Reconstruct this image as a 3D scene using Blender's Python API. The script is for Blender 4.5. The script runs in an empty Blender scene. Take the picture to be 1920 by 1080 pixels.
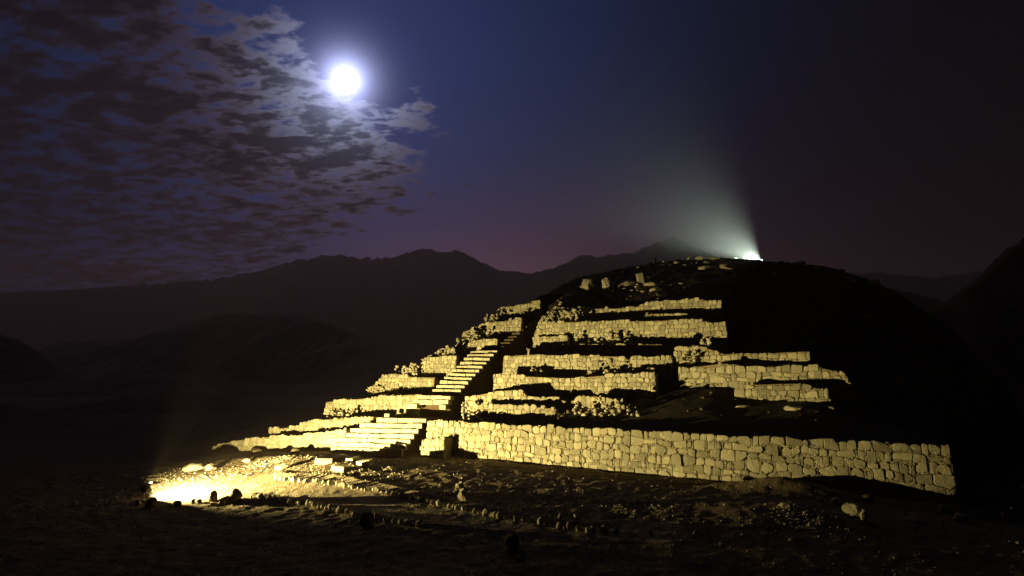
import bpy, math, random
import numpy as np
from mathutils import Vector, noise as mnoise

sc = bpy.context.scene
col = sc.collection
rng = random.Random(7)

# ------------------------------------------------------------------ camera
FPX = 1067.0                       # focal length in pixels of the 1920-wide photograph (about 20 mm)
HORIZON = 720.0
CAM = np.array([0.0, 0.0, 4.8])
PITCH = math.atan((HORIZON - 540) / FPX)
cd = bpy.data.cameras.new('camera')
cd.sensor_width = 36.0
cd.lens = 36.0 * FPX / 1920.0
cd.clip_start = 0.1
cd.clip_end = 80000.0
cam = bpy.data.objects.new('camera', cd)
col.objects.link(cam)
cam.location = CAM
cam.rotation_euler = (math.pi / 2 + PITCH, 0, 0)
sc.camera = cam

sc.render.engine = 'CYCLES'
sc.cycles.use_denoising = True
sc.cycles.max_bounces = 5
sc.cycles.diffuse_bounces = 3
sc.cycles.glossy_bounces = 1
sc.cycles.volume_bounces = 0
sc.cycles.transparent_max_bounces = 6
sc.cycles.sample_clamp_indirect = 2.0
sc.view_settings.view_transform = 'Standard'
sc.view_settings.look = 'None'
sc.view_settings.gamma = 1.0
sc.view_settings.use_curve_mapping = False
sc.view_settings.exposure = 0.0

# -------------------------------------------------- pixel -> place helpers
_F = np.array([0, math.cos(PITCH), math.sin(PITCH)])
_U = np.array([0, -math.sin(PITCH), math.cos(PITCH)])
_R = np.array([1.0, 0, 0])
def ray(x, y): return _R * (x - 960) / FPX + _U * (540 - y) / FPX + _F
def on_z(x, y, z):
    r = ray(x, y); return CAM + r * (z - CAM[2]) / r[2]
A = on_z(860, 857, 0.0)            # left foot of the base wall
B = on_z(1797, 945, 0.0)           # right foot of the base wall
D = (B - A) / np.linalg.norm(B - A)        # along the front of the pyramid
N = np.array([-D[1], D[0], 0.0])           # into the pyramid
def on_s(x, y, s, b=0.08):
    r = ray(x, y); k = (s + b * CAM[2] - N @ (CAM - A)) / (N @ r - b * r[2]); return CAM + k * r
def on_t(x, y, t):
    r = ray(x, y); k = (t - D @ (CAM - A)) / (D @ r); return CAM + k * r
def tsz(P): q = P - A; return float(q @ D), float(q @ N), float(P[2])
def wp(t, s, z): return A + D * t + N * s + np.array([0, 0, z])
def direction(x, y):
    r = ray(x, y); return r / np.linalg.norm(r)

# ------------------------------------------------------------------- world
MOON = direction(648, 150)
w = bpy.data.worlds.new('World'); sc.world = w; w.use_nodes = True
nt = w.node_tree; nt.nodes.clear()
def nd(tree, kind, **kw):
    n = tree.nodes.new(kind)
    for k, v in kw.items(): setattr(n, k, v)
    return n
def math_n(tree, op, a, b=None, c=None, clamp=False):
    n = nd(tree, 'ShaderNodeMath', operation=op, use_clamp=clamp)
    for i, v in enumerate((a, b, c)):
        if v is None: continue
        if isinstance(v, (int, float)): n.inputs[i].default_value = v
        else: tree.links.new(v, n.inputs[i])
    return n.outputs[0]
def vmath(tree, op, a, b=None):
    n = nd(tree, 'ShaderNodeVectorMath', operation=op)
    for i, v in enumerate((a, b)):
        if v is None: continue
        if isinstance(v, (tuple, list, np.ndarray)): n.inputs[i].default_value = tuple(float(q) for q in v)
        else: tree.links.new(v, n.inputs[i])
    return n
def ramp(tree, fac, stops, interp='LINEAR'):
    n = nd(tree, 'ShaderNodeValToRGB'); n.color_ramp.interpolation = interp
    el = n.color_ramp.elements
    while len(el) < len(stops): el.new(0.5)
    for e, (p, c) in zip(el, stops):
        e.position = p; e.color = (c[0], c[1], c[2], 1) if isinstance(c, (tuple, list)) else (c, c, c, 1)
    tree.links.new(fac, n.inputs[0])
    return n.outputs[0]
def mixc(tree, fac, a, b, blend='MIX'):
    n = nd(tree, 'ShaderNodeMix', data_type='RGBA', blend_type=blend, clamp_factor=True)
    for i, v in ((0, fac), (6, a), (7, b)):
        if isinstance(v, (int, float)): n.inputs[i].default_value = v
        elif isinstance(v, tuple): n.inputs[i].default_value = (*v, 1)
        else: tree.links.new(v, n.inputs[i])
    return n.outputs[2]
def noise_n(tree, vec, scale, detail=6, rough=0.55, dist=0.0):
    n = nd(tree, 'ShaderNodeTexNoise')
    n.inputs['Scale'].default_value = scale; n.inputs['Detail'].default_value = detail
    n.inputs['Roughness'].default_value = rough; n.inputs['Distortion'].default_value = dist
    tree.links.new(vec, n.inputs['Vector'])
    return n.outputs['Fac']

def build_sky():
    L = nt.links.new
    tc = nd(nt, 'ShaderNodeTexCoord')
    dirv = vmath(nt, 'NORMALIZE', tc.outputs['Generated']).outputs['Vector']
    sep = nd(nt, 'ShaderNodeSeparateXYZ'); L(dirv, sep.inputs[0])
    X, Y, Z = sep.outputs
    # angle to the moon (radians)
    ca = vmath(nt, 'DOT_PRODUCT', dirv, MOON).outputs['Value']
    ang = math_n(nt, 'ARCCOSINE', math_n(nt, 'MINIMUM', ca, 0.999999))
    # wide moonlit air: blue night sky that brightens towards the moon
    wide = math_n(nt, 'POWER', 2.718, math_n(nt, 'MULTIPLY', math_n(nt, 'POWER', math_n(nt, 'DIVIDE', ang, SKY['wide']), 2.0), -1.0))
    mid = math_n(nt, 'POWER', 2.718, math_n(nt, 'DIVIDE', ang, -SKY['mid']))
    near = math_n(nt, 'POWER', 2.718, math_n(nt, 'DIVIDE', ang, -SKY['near']))
    base = mixc(nt, wide, SKY['night'], SKY['blue'])
    # warm haze low over the land, in the moon's half of the sky
    low = math_n(nt, 'POWER', 2.718, math_n(nt, 'DIVIDE', math_n(nt, 'MAXIMUM', Z, 0.0), -SKY['low_h']))
    hm = np.array([SKY['low_x'], 1.0, 0]); hm = hm / np.linalg.norm(hm)
    azd = math_n(nt, 'ARCCOSINE', vmath(nt, 'DOT_PRODUCT', dirv, hm).outputs['Value'])
    aw = math_n(nt, 'POWER', 2.718, math_n(nt, 'MULTIPLY', math_n(nt, 'POWER', math_n(nt, 'DIVIDE', azd, SKY['low_w']), 2.0), -1.0))
    c1 = base
    def addc(a, colour, fac):
        n = nd(nt, 'ShaderNodeVectorMath', operation='SCALE'); n.inputs[0].default_value = colour; L(fac, n.inputs['Scale'])
        return vmath(nt, 'ADD', a, n.outputs['Vector']).outputs['Vector']
    glow = addc(addc(c1, SKY['mid_c'], mid), SKY['low'], math_n(nt, 'MULTIPLY', low, aw))
    # clouds: a broken altocumulus sheet at a constant height
    zz = math_n(nt, 'ADD', math_n(nt, 'MAXIMUM', Z, 0.0), 0.12)
    comb = nd(nt, 'ShaderNodeCombineXYZ')
    L(math_n(nt, 'DIVIDE', X, zz), comb.inputs[0]); L(math_n(nt, 'DIVIDE', Y, zz), comb.inputs[1])
    mp = nd(nt, 'ShaderNodeMapping'); mp.inputs['Rotation'].default_value = (0, 0, math.radians(38)); mp.inputs['Scale'].default_value = (0.72, 1.15, 1)
    L(comb.outputs[0], mp.inputs['Vector'])
    P = mp.outputs['Vector']
    n1 = noise_n(nt, P, 12.5, 8, 0.6, 0.1)
    n2 = noise_n(nt, P, 2.6, 3, 0.5)
    n3 = noise_n(nt, P, 34.0, 5, 0.6, 0.1)
    # where the sheet lies: soft lobes in the sky
    cover = None
    for (px, py, rad, amp) in SKY['lobes']:
        a = math_n(nt, 'ARCCOSINE', vmath(nt, 'DOT_PRODUCT', dirv, direction(px, py)).outputs['Value'])
        g = math_n(nt, 'MULTIPLY', math_n(nt, 'POWER', 2.718, math_n(nt, 'MULTIPLY', math_n(nt, 'POWER', math_n(nt, 'DIVIDE', a, rad), 2.0), -1.0)), amp)
        cover = g if cover is None else math_n(nt, 'ADD', cover, g)
    cover = math_n(nt, 'MINIMUM', cover, 1.0)
    fz = nd(nt, 'ShaderNodeMapRange', interpolation_type='SMOOTHSTEP'); L(Z, fz.inputs[0]); fz.inputs[1].default_value = 0.20; fz.inputs[2].default_value = 0.37
    cover = math_n(nt, 'MULTIPLY', cover, math_n(nt, 'ADD', math_n(nt, 'MULTIPLY', fz.outputs[0], 0.14), 0.86))   # the sheet thins out towards the horizon
    dens = math_n(nt, 'ADD', math_n(nt, 'MULTIPLY', n1, 0.75), math_n(nt, 'ADD', math_n(nt, 'MULTIPLY', n2, 0.34), math_n(nt, 'MULTIPLY', n3, 0.21)))
    dens = math_n(nt, 'ADD', dens, math_n(nt, 'MULTIPLY', math_n(nt, 'SUBTRACT', cover, 1.0), 0.42))
    d = nd(nt, 'ShaderNodeMapRange', interpolation_type='SMOOTHSTEP'); L(dens, d.inputs[0])
    d.inputs[1].default_value = SKY['d0']; d.inputs[2].default_value = SKY['d1']
    alpha = d.outputs[0]
    th = nd(nt, 'ShaderNodeMapRange', interpolation_type='SMOOTHSTEP'); L(dens, th.inputs[0])
    th.inputs[1].default_value = SKY['t0']; th.inputs[2].default_value = SKY['t1']
    thick = th.outputs[0]
    # thin cloud scatters the moon forward, thick cloud hides it
    lit1 = math_n(nt, 'POWER', 2.718, math_n(nt, 'MULTIPLY', math_n(nt, 'POWER', math_n(nt, 'DIVIDE', ang, SKY['lit_a']), 2.0), -1.0))
    lit2 = math_n(nt, 'POWER', 2.718, math_n(nt, 'MULTIPLY', math_n(nt, 'POWER', math_n(nt, 'DIVIDE', ang, SKY['lit_b']), 2.0), -1.0))
    cl = addc(addc(mixc(nt, wide, SKY['night'], SKY['cloud']), SKY['lit_c'], lit1), SKY['lit_d'], lit2)
    c2 = mixc(nt, math_n(nt, 'MULTIPLY', alpha, SKY['thin_a']), glow, cl)
    dark = mixc(nt, wide, SKY['dark_far'], SKY['dark'])
    dark = addc(dark, SKY['dark_lit'], lit1)
    c3 = mixc(nt, math_n(nt, 'MULTIPLY', thick, SKY['thick_a']), c2, dark)
    c4 = addc(c3, SKY['near_c'], near)
    # the clear-air part comes from the physical sky, lit from the moon's direction
    sky = nd(nt, 'ShaderNodeTexSky', sky_type='NISHITA', sun_disc=False)
    sky.sun_elevation = math.asin(MOON[2]); sky.sun_rotation = math.atan2(MOON[0], MOON[1])
    b1 = nd(nt, 'ShaderNodeBackground'); L(sky.outputs[0], b1.inputs[0]); b1.inputs[1].default_value = SKY['nishita']
    b2 = nd(nt, 'ShaderNodeBackground'); L(c4, b2.inputs[0]); b2.inputs[1].default_value = 1.0
    ad = nd(nt, 'ShaderNodeAddShader'); L(b1.outputs[0], ad.inputs[0]); L(b2.outputs[0], ad.inputs[1])
    out = nd(nt, 'ShaderNodeOutputWorld'); L(ad.outputs[0], out.inputs['Surface'])
SKY = dict(
    wide=0.46, mid=0.13, near=0.0165, night=(0.0018, 0.0016, 0.0012), blue=(0.001, 0.024, 0.105),
    mid_c=(0.05, 0.043, 0.10), near_c=(4.6, 5.0, 8.4),
    low=(0.52, 0.21, 0.165), low_h=0.16, low_x=-0.05, low_w=0.34, nishita=0.00003,
    lobes=[(330, 340, 0.19, 0.9), (520, 300, 0.13, 0.8), (60, 160, 0.26, 1.0), (20, 420, 0.28, 1.15), (590, 245, 0.065, 0.5), (520, 30, 0.05, 0.22), (790, 205, 0.035, 0.42), (720, 340, 0.14, 0.55), (960, 300, 0.20, 0.32)],
    d0=0.485, d1=0.665, t0=0.545, t1=0.72,
    lit_a=0.10, lit_b=0.215, cloud=(0.008, 0.006, 0.014), lit_c=(0.66, 0.80, 1.18), lit_d=(0.135, 0.088, 0.115),
    thin_a=0.92, thick_a=0.95, dark=(0.003, 0.003, 0.009), dark_far=(0.0006, 0.0006, 0.0008), dark_lit=(0.07, 0.085, 0.14))
build_sky()

# moonlight
sd = bpy.data.lights.new('moonlight', 'SUN'); sd.energy = 0.105; sd.angle = math.radians(0.5); sd.color = (1.0, 0.74, 0.68)
so = bpy.data.objects.new('moonlight', sd); col.objects.link(so)
so.rotation_euler = Vector(MOON + np.array([0, 0, 0.05])).to_track_quat('Z', 'Y').to_euler()   # just clear of the moon's own disc

# --------------------------------------------------------------- materials
def mat(name, build):
    m = bpy.data.materials.new(name); m.use_nodes = True
    t = m.node_tree; t.nodes.clear()
    out = nd(t, 'ShaderNodeOutputMaterial'); b = nd(t, 'ShaderNodeBsdfPrincipled')
    t.links.new(b.outputs[0], out.inputs[0]); b.inputs['Roughness'].default_value = 0.95
    b.inputs['Specular IOR Level'].default_value = 0.15
    build(t, b)
    return m
def bump(t, b, h, strength, dist):
    n = nd(t, 'ShaderNodeBump'); n.inputs['Strength'].default_value = strength; n.inputs['Distance'].default_value = dist
    t.links.new(h, n.inputs['Height']); t.links.new(n.outputs[0], b.inputs['Normal'])
def m_stone(c_lo, c_mid, c_hi, sc1=2.2, b_d=0.03):
    def f(t, b):
        geo = nd(t, 'ShaderNodeNewGeometry'); oi = nd(t, 'ShaderNodeObjectInfo')
        pos = geo.outputs['Position']
        n1 = noise_n(t, pos, sc1, 5, 0.6); n2 = noise_n(t, pos, 19.0, 6, 0.65)
        isl = nd(t, 'ShaderNodeMath', operation='ADD'); t.links.new(oi.outputs['Random'], isl.inputs[0]); t.links.new(geo.outputs['Random Per Island'], isl.inputs[1])
        rnd = math_n(t, 'FRACT', isl.outputs[0])
        k = math_n(t, 'ADD', math_n(t, 'MULTIPLY', rnd, 0.62), math_n(t, 'MULTIPLY', n1, 0.4))
        c = ramp(t, k, [(0.12, c_lo), (0.5, c_mid), (0.92, c_hi)])
        c = mixc(t, 0.35, c, ramp(t, n2, [(0.3, (0.45, 0.45, 0.45)), (0.7, (1, 1, 1))]), 'MULTIPLY')
        t.links.new(c, b.inputs['Base Color'])
        bump(t, b, math_n(t, 'ADD', n2, math_n(t, 'MULTIPLY', noise_n(t, pos, 6.0, 4), 0.8)), 0.7, b_d)
    return f
M = {}
M['stone'] = mat('pale_field_stone', m_stone((0.20, 0.185, 0.15), (0.34, 0.31, 0.25), (0.47, 0.43, 0.34), 2.6, 0.045))
M['mortar'] = mat('mud_mortar', m_stone((0.17, 0.135, 0.09), (0.21, 0.165, 0.11), (0.25, 0.20, 0.14), 5.0))
M['step'] = mat('worn_step_stone', m_stone((0.33, 0.30, 0.25), (0.40, 0.37, 0.31), (0.47, 0.44, 0.37)))
M['plaster'] = mat('mud_plaster', m_stone((0.06, 0.04, 0.027), (0.085, 0.058, 0.039), (0.11, 0.076, 0.05), 3.0))  # darkened so the landing front under the steps reads as shaded
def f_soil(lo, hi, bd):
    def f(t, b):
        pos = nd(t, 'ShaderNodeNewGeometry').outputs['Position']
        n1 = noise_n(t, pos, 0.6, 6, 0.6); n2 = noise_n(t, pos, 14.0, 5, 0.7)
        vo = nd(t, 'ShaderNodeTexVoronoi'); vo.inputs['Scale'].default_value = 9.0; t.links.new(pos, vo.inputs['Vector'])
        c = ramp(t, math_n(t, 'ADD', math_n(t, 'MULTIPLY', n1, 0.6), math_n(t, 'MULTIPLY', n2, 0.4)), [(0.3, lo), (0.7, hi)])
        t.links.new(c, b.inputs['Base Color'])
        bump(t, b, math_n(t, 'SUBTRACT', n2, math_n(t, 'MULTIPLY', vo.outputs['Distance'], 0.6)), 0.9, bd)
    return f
M['soil'] = mat('desert_soil', f_soil((0.075, 0.055, 0.038), (0.155, 0.118, 0.085), 0.05))
M['gravel'] = mat('pale_gravel', f_soil((0.12, 0.095, 0.07), (0.22, 0.18, 0.135), 0.06))
M['mound'] = mat('shade_dark_rubble_soil', f_soil((0.015, 0.012, 0.0095), (0.032, 0.026, 0.020), 0.03))  # darkened past real soil so slopes the lamp reaches read as shadow
M['rock'] = mat('loose_rock', m_stone((0.22, 0.19, 0.155), (0.33, 0.3, 0.25), (0.46, 0.42, 0.35), 1.5))
M['darkrock'] = mat('dark_loose_rock', m_stone((0.07, 0.055, 0.042), (0.10, 0.08, 0.06), (0.15, 0.12, 0.09), 1.5))  # loose rock pattern in darker tones
def f_mtn(t, b):
    pos = nd(t, 'ShaderNodeNewGeometry').outputs['Position']
    t.links.new(ramp(t, noise_n(t, pos, 0.012, 8, 0.65), [(0.3, (0.07, 0.055, 0.042)), (0.7, (0.13, 0.105, 0.08))]), b.inputs['Base Color'])
M['mountain'] = mat('bare_mountain', f_mtn)
def f_paint(c, r, metal=0.0):
    def f(t, b):
        pos = nd(t, 'ShaderNodeNewGeometry').outputs['Position']
        t.links.new(ramp(t, noise_n(t, pos, 25.0, 4), [(0.3, tuple(q * 0.7 for q in c)), (0.7, c)]), b.inputs['Base Color'])
        b.inputs['Roughness'].default_value = r; b.inputs['Metallic'].default_value = metal
    return f
M['housing'] = mat('dusty_lamp_housing', f_paint((0.16, 0.15, 0.14), 0.5, 0.3))
M['wood'] = mat('weathered_wood', f_paint((0.14, 0.10, 0.07), 0.9))
def m_emit(name, c, s):
    m = bpy.data.materials.new(name); m.use_nodes = True; t = m.node_tree; t.nodes.clear()
    e = nd(t, 'ShaderNodeEmission'); e.inputs[0].default_value = (*c, 1); e.inputs[1].default_value = s
    o = nd(t, 'ShaderNodeOutputMaterial'); t.links.new(e.outputs[0], o.inputs[0]); return m
LAMP_C = (1.0, 0.795, 0.265)
BEAM_C = (0.66, 1.0, 0.90)
M['lens_warm'] = m_emit('warm_lamp_lens', (1.0, 0.85, 0.5), 30.0)
M['lens_cool'] = m_emit('cool_lamp_lens', BEAM_C, 30.0)
M['moon'] = m_emit('moon_surface', (1.0, 1.0, 1.0), 3.0)

# ----------------------------------------------------------------- helpers
def mesh_obj(name, verts, faces, m, parent=None, loc=None, smooth=False):
    me = bpy.data.meshes.new(name); me.from_pydata([tuple(map(float, v)) for v in verts], [], faces)
    if smooth: me.polygons.foreach_set('use_smooth', [True] * len(me.polygons))
    me.materials.append(m); me.update()
    o = bpy.data.objects.new(name, me); col.objects.link(o)
    if loc is not None: o.location = [float(q) for q in loc]
    if parent is not None: o.parent = parent
    return o
def data_obj(name, me, parent=None, loc=(0, 0, 0), rot=(0, 0, 0), scale=(1, 1, 1)):
    o = bpy.data.objects.new(name, me); col.objects.link(o)
    o.location = [float(q) for q in loc]; o.rotation_euler = rot; o.scale = scale
    if parent is not None: o.parent = parent
    return o
def tag(o, label=None, cat=None, group=None, kind=None):
    if label: o['label'] = label
    if cat: o['category'] = cat
    if group: o['group'] = group
    if kind: o['kind'] = kind
    return o
def empty(name, loc):
    o = bpy.data.objects.new(name, None); col.objects.link(o); o.location = [float(q) for q in loc]; o.empty_display_size = 0.3
    return o
def _hash(ix, iy, seed):
    v = np.sin(ix * 127.1 + iy * 311.7 + seed * 74.7) * 43758.5453
    return v - np.floor(v)
def vnoise(x, y, seed=0):
    ix, iy = np.floor(x), np.floor(y); fx, fy = x - ix, y - iy
    fx = fx * fx * (3 - 2 * fx); fy = fy * fy * (3 - 2 * fy)
    a = _hash(ix, iy, seed); b = _hash(ix + 1, iy, seed); c = _hash(ix, iy + 1, seed); d = _hash(ix + 1, iy + 1, seed)
    return (a * (1 - fx) + b * fx) * (1 - fy) + (c * (1 - fx) + d * fx) * fy - 0.5
def fbm(x, y, octs=4, seed=0, g=0.5):
    r = 0; amp = 1.0
    for i in range(octs):
        r = r + amp * vnoise(x, y, seed + i * 13); x = x * 2.03 + 5.1; y = y * 2.03 - 3.7; amp *= g
    return r
def sstep(a, b, x):
    q = np.clip((x - a) / (b - a), 0, 1); return q * q * (3 - 2 * q)
def grid_faces(nx, ny):
    i = np.arange(nx - 1)[:, None] * ny + np.arange(ny - 1)[None, :]
    i = i.ravel()
    return np.stack([i, i + ny, i + ny + 1, i + 1], 1)
def fast_mesh(name, V, Fq, m, smooth=False):
    me = bpy.data.meshes.new(name)
    V = np.asarray(V, dtype=np.float32); Fq = np.asarray(Fq, dtype=np.int32); k = Fq.shape[1]
    me.vertices.add(len(V)); me.vertices.foreach_set('co', V.ravel())
    me.loops.add(Fq.size); me.loops.foreach_set('vertex_index', Fq.ravel())
    me.polygons.add(len(Fq)); me.polygons.foreach_set('loop_start', np.arange(len(Fq), dtype=np.int32) * k)
    try: me.polygons.foreach_set('loop_total', np.full(len(Fq), k, dtype=np.int32))
    except Exception: pass
    if smooth: me.polygons.foreach_set('use_smooth', np.ones(len(Fq), dtype=bool))
    me.update(calc_edges=True); me.validate(); me.materials.append(m)
    return me

# ------------------------------------------------------------------ ground
LAMP_GROUND = -1.3
# low earth mounds on the plaza: (t, s, height, radius along t, radius along s)
HUMPS = [(-5.5, -5.6, 0.15, 3.6, 1.6), (-6.5, -1.8, -0.24, 4.5, 1.5), (-10.0, -5.2, 0.12, 3.0, 1.4), (-15.0, -5.5, 0.22, 4.5, 1.5),
         (20.2, -1.2, 0.62, 2.4, 1.0), (20.5, -4.6, 0.28, 3.0, 1.8)]
def ground_z(x, y):
    x = np.asarray(x, float); y = np.asarray(y, float)
    t = (x - A[0]) * D[0] + (y - A[1]) * D[1]; s = (x - A[0]) * N[0] + (y - A[1]) * N[1]
    z = LAMP_GROUND * sstep(0.0, -17.0, s)
    z = z - 0.072 * np.clip(-9.0 - t, 0, 20) * sstep(-16, -3, s)
    for (ht, hs, hh, rt, rs) in HUMPS:
        z = z + hh * np.exp(-((t - ht) / rt) ** 2 - ((s - hs) / rs) ** 2)
    near = np.exp(-((x / 90.0) ** 2) - ((y - 35) / 70.0) ** 2)
    flat = 1.0 - 0.55 * path_mask(x, y)
    z = z + near * flat * (0.07 * fbm(x * 0.28, y * 0.28, 3, 3) + 0.07 * fbm(x * 1.1, y * 1.1, 3, 5) + 0.065 * fbm(x * 3.3, y * 3.3, 2, 9))
    # low kerbs of earth, added to lift the row stones into the lamp light
    lo_y = np.interp(x, _pl[:, 0], _pl[:, 1]); hi_y = np.interp(x, _ph[:, 0], _ph[:, 1])
    z = z + 0.09 * np.exp(-((y - hi_y) / 0.35) ** 2) * (x > _ph[0, 0]) * (x < _ph[-1, 0]) + 0.07 * np.exp(-((y - lo_y) / 0.35) ** 2) * (x > _pl[0, 0]) * (x < 1.0)
    far = 1 - np.exp(-((x / 200.0) ** 2) - ((y / 200.0) ** 2))
    return z + far * 1.6 * fbm(x * 0.013, y * 0.013, 3, 21)
PATH_LO = [(470, 932), (527, 940), (577, 948), (630, 960), (670, 969), (713, 975), (747, 982), (800, 992), (900, 1003), (1060, 1020), (1240, 1040)]
PATH_HI = [(513, 900), (553, 903), (590, 905), (640, 912), (702, 923), (753, 933), (806, 945), (862, 957), (905, 965), (966, 977), (1019, 985), (1061, 994), (1106, 999), (1160, 1002)]
_pl = np.array([on_z(x, y, -1.12)[:2] for x, y in PATH_LO]); _ph = np.array([on_z(x, y, -1.0)[:2] for x, y in PATH_HI])
def path_mask(x, y):
    # 1 between the two stone rows
    lo = np.interp(x, _pl[:, 0], _pl[:, 1]); hi = np.interp(x, _ph[:, 0], _ph[:, 1])
    inside = sstep(-0.5, 0.4, y - lo) * sstep(-0.5, 0.4, hi - y)
    return inside * sstep(-20, -16, x) * sstep(9, 4, x)
def on_ground(px, py):
    r = ray(px, py)
    k = 8.0
    while k < 400:
        P = CAM + r * k
        if P[2] < float(ground_z(P[0], P[1])): break
        k += 0.25
    lo, hi = k - 0.25, k
    for _ in range(14):
        m_ = (lo + hi) / 2; P = CAM + r * m_
        if P[2] < float(ground_z(P[0], P[1])): hi = m_
        else: lo = m_
    return CAM + r * hi
def axis(dense0, dense1, step, far):
    mid = np.arange(dense0, dense1 + 1e-6, step)
    g = [step * 1.25 ** i for i in range(1, 60)]
    right = dense1 + np.cumsum(g); right = right[right < far]
    left = dense0 - np.cumsum(g); left = left[left > -far][::-1]
    return np.concatenate([[-far], left, mid, right, [far]])
gx = axis(-30.0, 28.0, 0.12, 2500.0); gy = axis(11.0, 43.0, 0.12, 2500.0)
GX, GY = np.meshgrid(gx, gy, indexing='ij')
GZ = ground_z(GX, GY)
me = fast_mesh('ground', np.stack([GX.ravel(), GY.ravel(), GZ.ravel()], 1), grid_faces(len(gx), len(gy)), M['soil'])
ground = data_obj('ground', me); tag(ground, kind='structure')
# gravel path between the stone rows, a thin sheet over the soil
pu = np.linspace(0, 1, 220); pv = np.linspace(0, 1, 40)
xs = np.linspace(-15.5, 6.5, 220)
PX = np.repeat(xs[:, None], 40, 1)
lo_ = np.interp(xs, _pl[:, 0], _pl[:, 1]); hi_ = np.interp(xs, _ph[:, 0], _ph[:, 1])
PY = lo_[:, None] + (hi_ - lo_)[:, None] * pv[None, :]
PZ = ground_z(PX, PY) + 0.012
me = fast_mesh('path', np.stack([PX.ravel(), PY.ravel(), PZ.ravel()], 1), grid_faces(220, 40), M['gravel'])
tag(data_obj('path', me), kind='structure')

# --------------------------------------------------------------- mountains
def ridge(name, pts, dist, depth, seed, rough, cut=-3.0, back=0.6):
    P = sorted(((CAM + ray(x, y) * (dist / ray(x, y)[1])) for x, y in pts), key=lambda q: q[0])
    X = np.array([p[0] for p in P]); Zr = np.array([p[2] for p in P])
    nx = 560; xs = np.linspace(X[0], X[-1], nx); zr = np.interp(xs, X, Zr)
    k = np.array([0.25, 0.5, 0.25]); zr = np.concatenate([zr[:1], np.convolve(zr, k, 'valid'), zr[-1:]])
    vs = np.linspace(-1, 1, 41)
    XX = np.repeat(xs[:, None], 41, 1); VV = np.repeat(vs[None, :], nx, 0)
    YY = dist + np.where(VV < 0, VV * depth, VV * depth * back)
    H = zr - cut
    prof = (1 - np.abs(VV) ** 1.15)
    n = fbm(XX * 7 / depth, YY * 4 / depth, 5, seed)
    H = H * (1 + 0.018 * fbm(xs * 30 / depth, xs * 0 + seed, 4, seed + 9, 0.6))
    ZZ = cut + H[:, None] * prof * (1 + 0.55 * n * (1 - prof) - 0.12 * np.abs(VV) * (VV < 0)) + rough * fbm(XX * 26 / depth, YY * 26 / depth, 3, seed + 4)
    me = fast_mesh(name, np.stack([XX.ravel(), YY.ravel(), ZZ.ravel()], 1), grid_faces(nx, 41), M['mountain'], True)
    return tag(data_obj(name, me), kind='structure')
ridge('mountain_range', [(-160, 560), (0, 548), (180, 540), (300, 532), (400, 524), (430, 520), (500, 505), (550, 490), (600, 480), (635, 478), (670, 483), (730, 484), (765, 472), (795, 467), (830, 475), (860, 469), (895, 487), (925, 502), (960, 510), (1000, 511), (1030, 505), (1062, 494), (1094, 476), (1125, 481), (1187, 473), (1219, 459), (1259, 444), (1297, 456), (1340, 480), (1420, 505), (1520, 520), (1640, 510), (1760, 520), (1900, 500), (2080, 500)], 1900, 420, 1, 5.0)
ridge('hill', [(-120, 690), (60, 668), (125, 640), (200, 637), (275, 630), (350, 605), (425, 586), (500, 587), (575, 590), (650, 615), (725, 650), (780, 680), (840, 700), (960, 712)], 800, 200, 2, 2.0)
ridge('hill', [(-140, 600), (-60, 612), (0, 627), (30, 636), (70, 660), (110, 685), (170, 712)], 420, 90, 3, 1.0)
ridge('hill', [(120, 764), (175, 757), (240, 742), (320, 731), (380, 737), (440, 750), (500, 760), (560, 765)], 150, 45, 4, 0.3)
ridge('hill', [(-160, 700), (-40, 716), (60, 722), (160, 712), (260, 700), (360, 704), (450, 716), (540, 722), (640, 716), (740, 712), (860, 722)], 330, 70, 8, 0.8)
ridge('hill', [(-120, 748), (0, 756), (90, 772), (200, 785), (300, 782), (380, 790), (450, 800)], 85, 26, 9, 0.25, cut=-2.2)
ridge('hill', [(1640, 640), (1700, 606), (1742, 582), (1773, 566), (1821, 531), (1852, 500), (1884, 471), (1920, 449), (2000, 405), (2150, 350), (2400, 330)], 140, 45, 5, 0.35)
ridge('hill', [(1480, 560), (1560, 540), (1640, 535), (1700, 545), (1760, 562), (1850, 590), (1920, 600)], 600, 150, 6, 2.0)

# ------------------------------------------------------------------- rocks
def rock_mesh(name, seed, m, sub=2, rough=0.34, flat=0.0):
    import bmesh
    bm = bmesh.new(); bmesh.ops.create_icosphere(bm, subdivisions=sub, radius=1.0)
    rr = random.Random(seed)
    planes = []
    for _ in range(7):
        v = Vector((rr.gauss(0, 1), rr.gauss(0, 1), rr.gauss(0, 1))).normalized(); planes.append((v, rr.uniform(0.55, 0.9)))
    off = Vector((seed * 3.1, seed * 1.7, seed * 2.3))
    for v in bm.verts:
        p = v.co.normalized()
        for pv_, h in planes:
            q = p.dot(pv_)
            if q > h: p = p - pv_ * (q - h)
        p = p * (1 + rough * 0.5 * mnoise.noise(p * 1.3 + off) + rough * 0.25 * mnoise.noise(p * 3.7 + off))
        v.co = p
    me = bpy.data.meshes.new(name); bm.to_mesh(me); bm.free(); me.materials.append(m); return me
ROCKS = [rock_mesh('rock', 11 + i, M['rock'], 3, 0.5) for i in range(8)]
DROCKS = [rock_mesh('dark_rock', 31 + i, M['darkrock'], 3, 0.5) for i in range(5)]
SROCKS = [rock_mesh('small_rock', 51 + i, M['rock'], 2) for i in range(6)]
def rock_arrays(n_var=6, sub=1, seed0=70):
    out = []
    for i in range(n_var):
        m_ = rock_mesh('temporary', seed0 + i, M['rock'], sub)
        v = np.array([q.co[:] for q in m_.vertices]); f = np.array([p.vertices[:] for p in m_.polygons])
        out.append((v, f)); bpy.data.meshes.remove(m_)
    return out
RA = rock_arrays()
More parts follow.
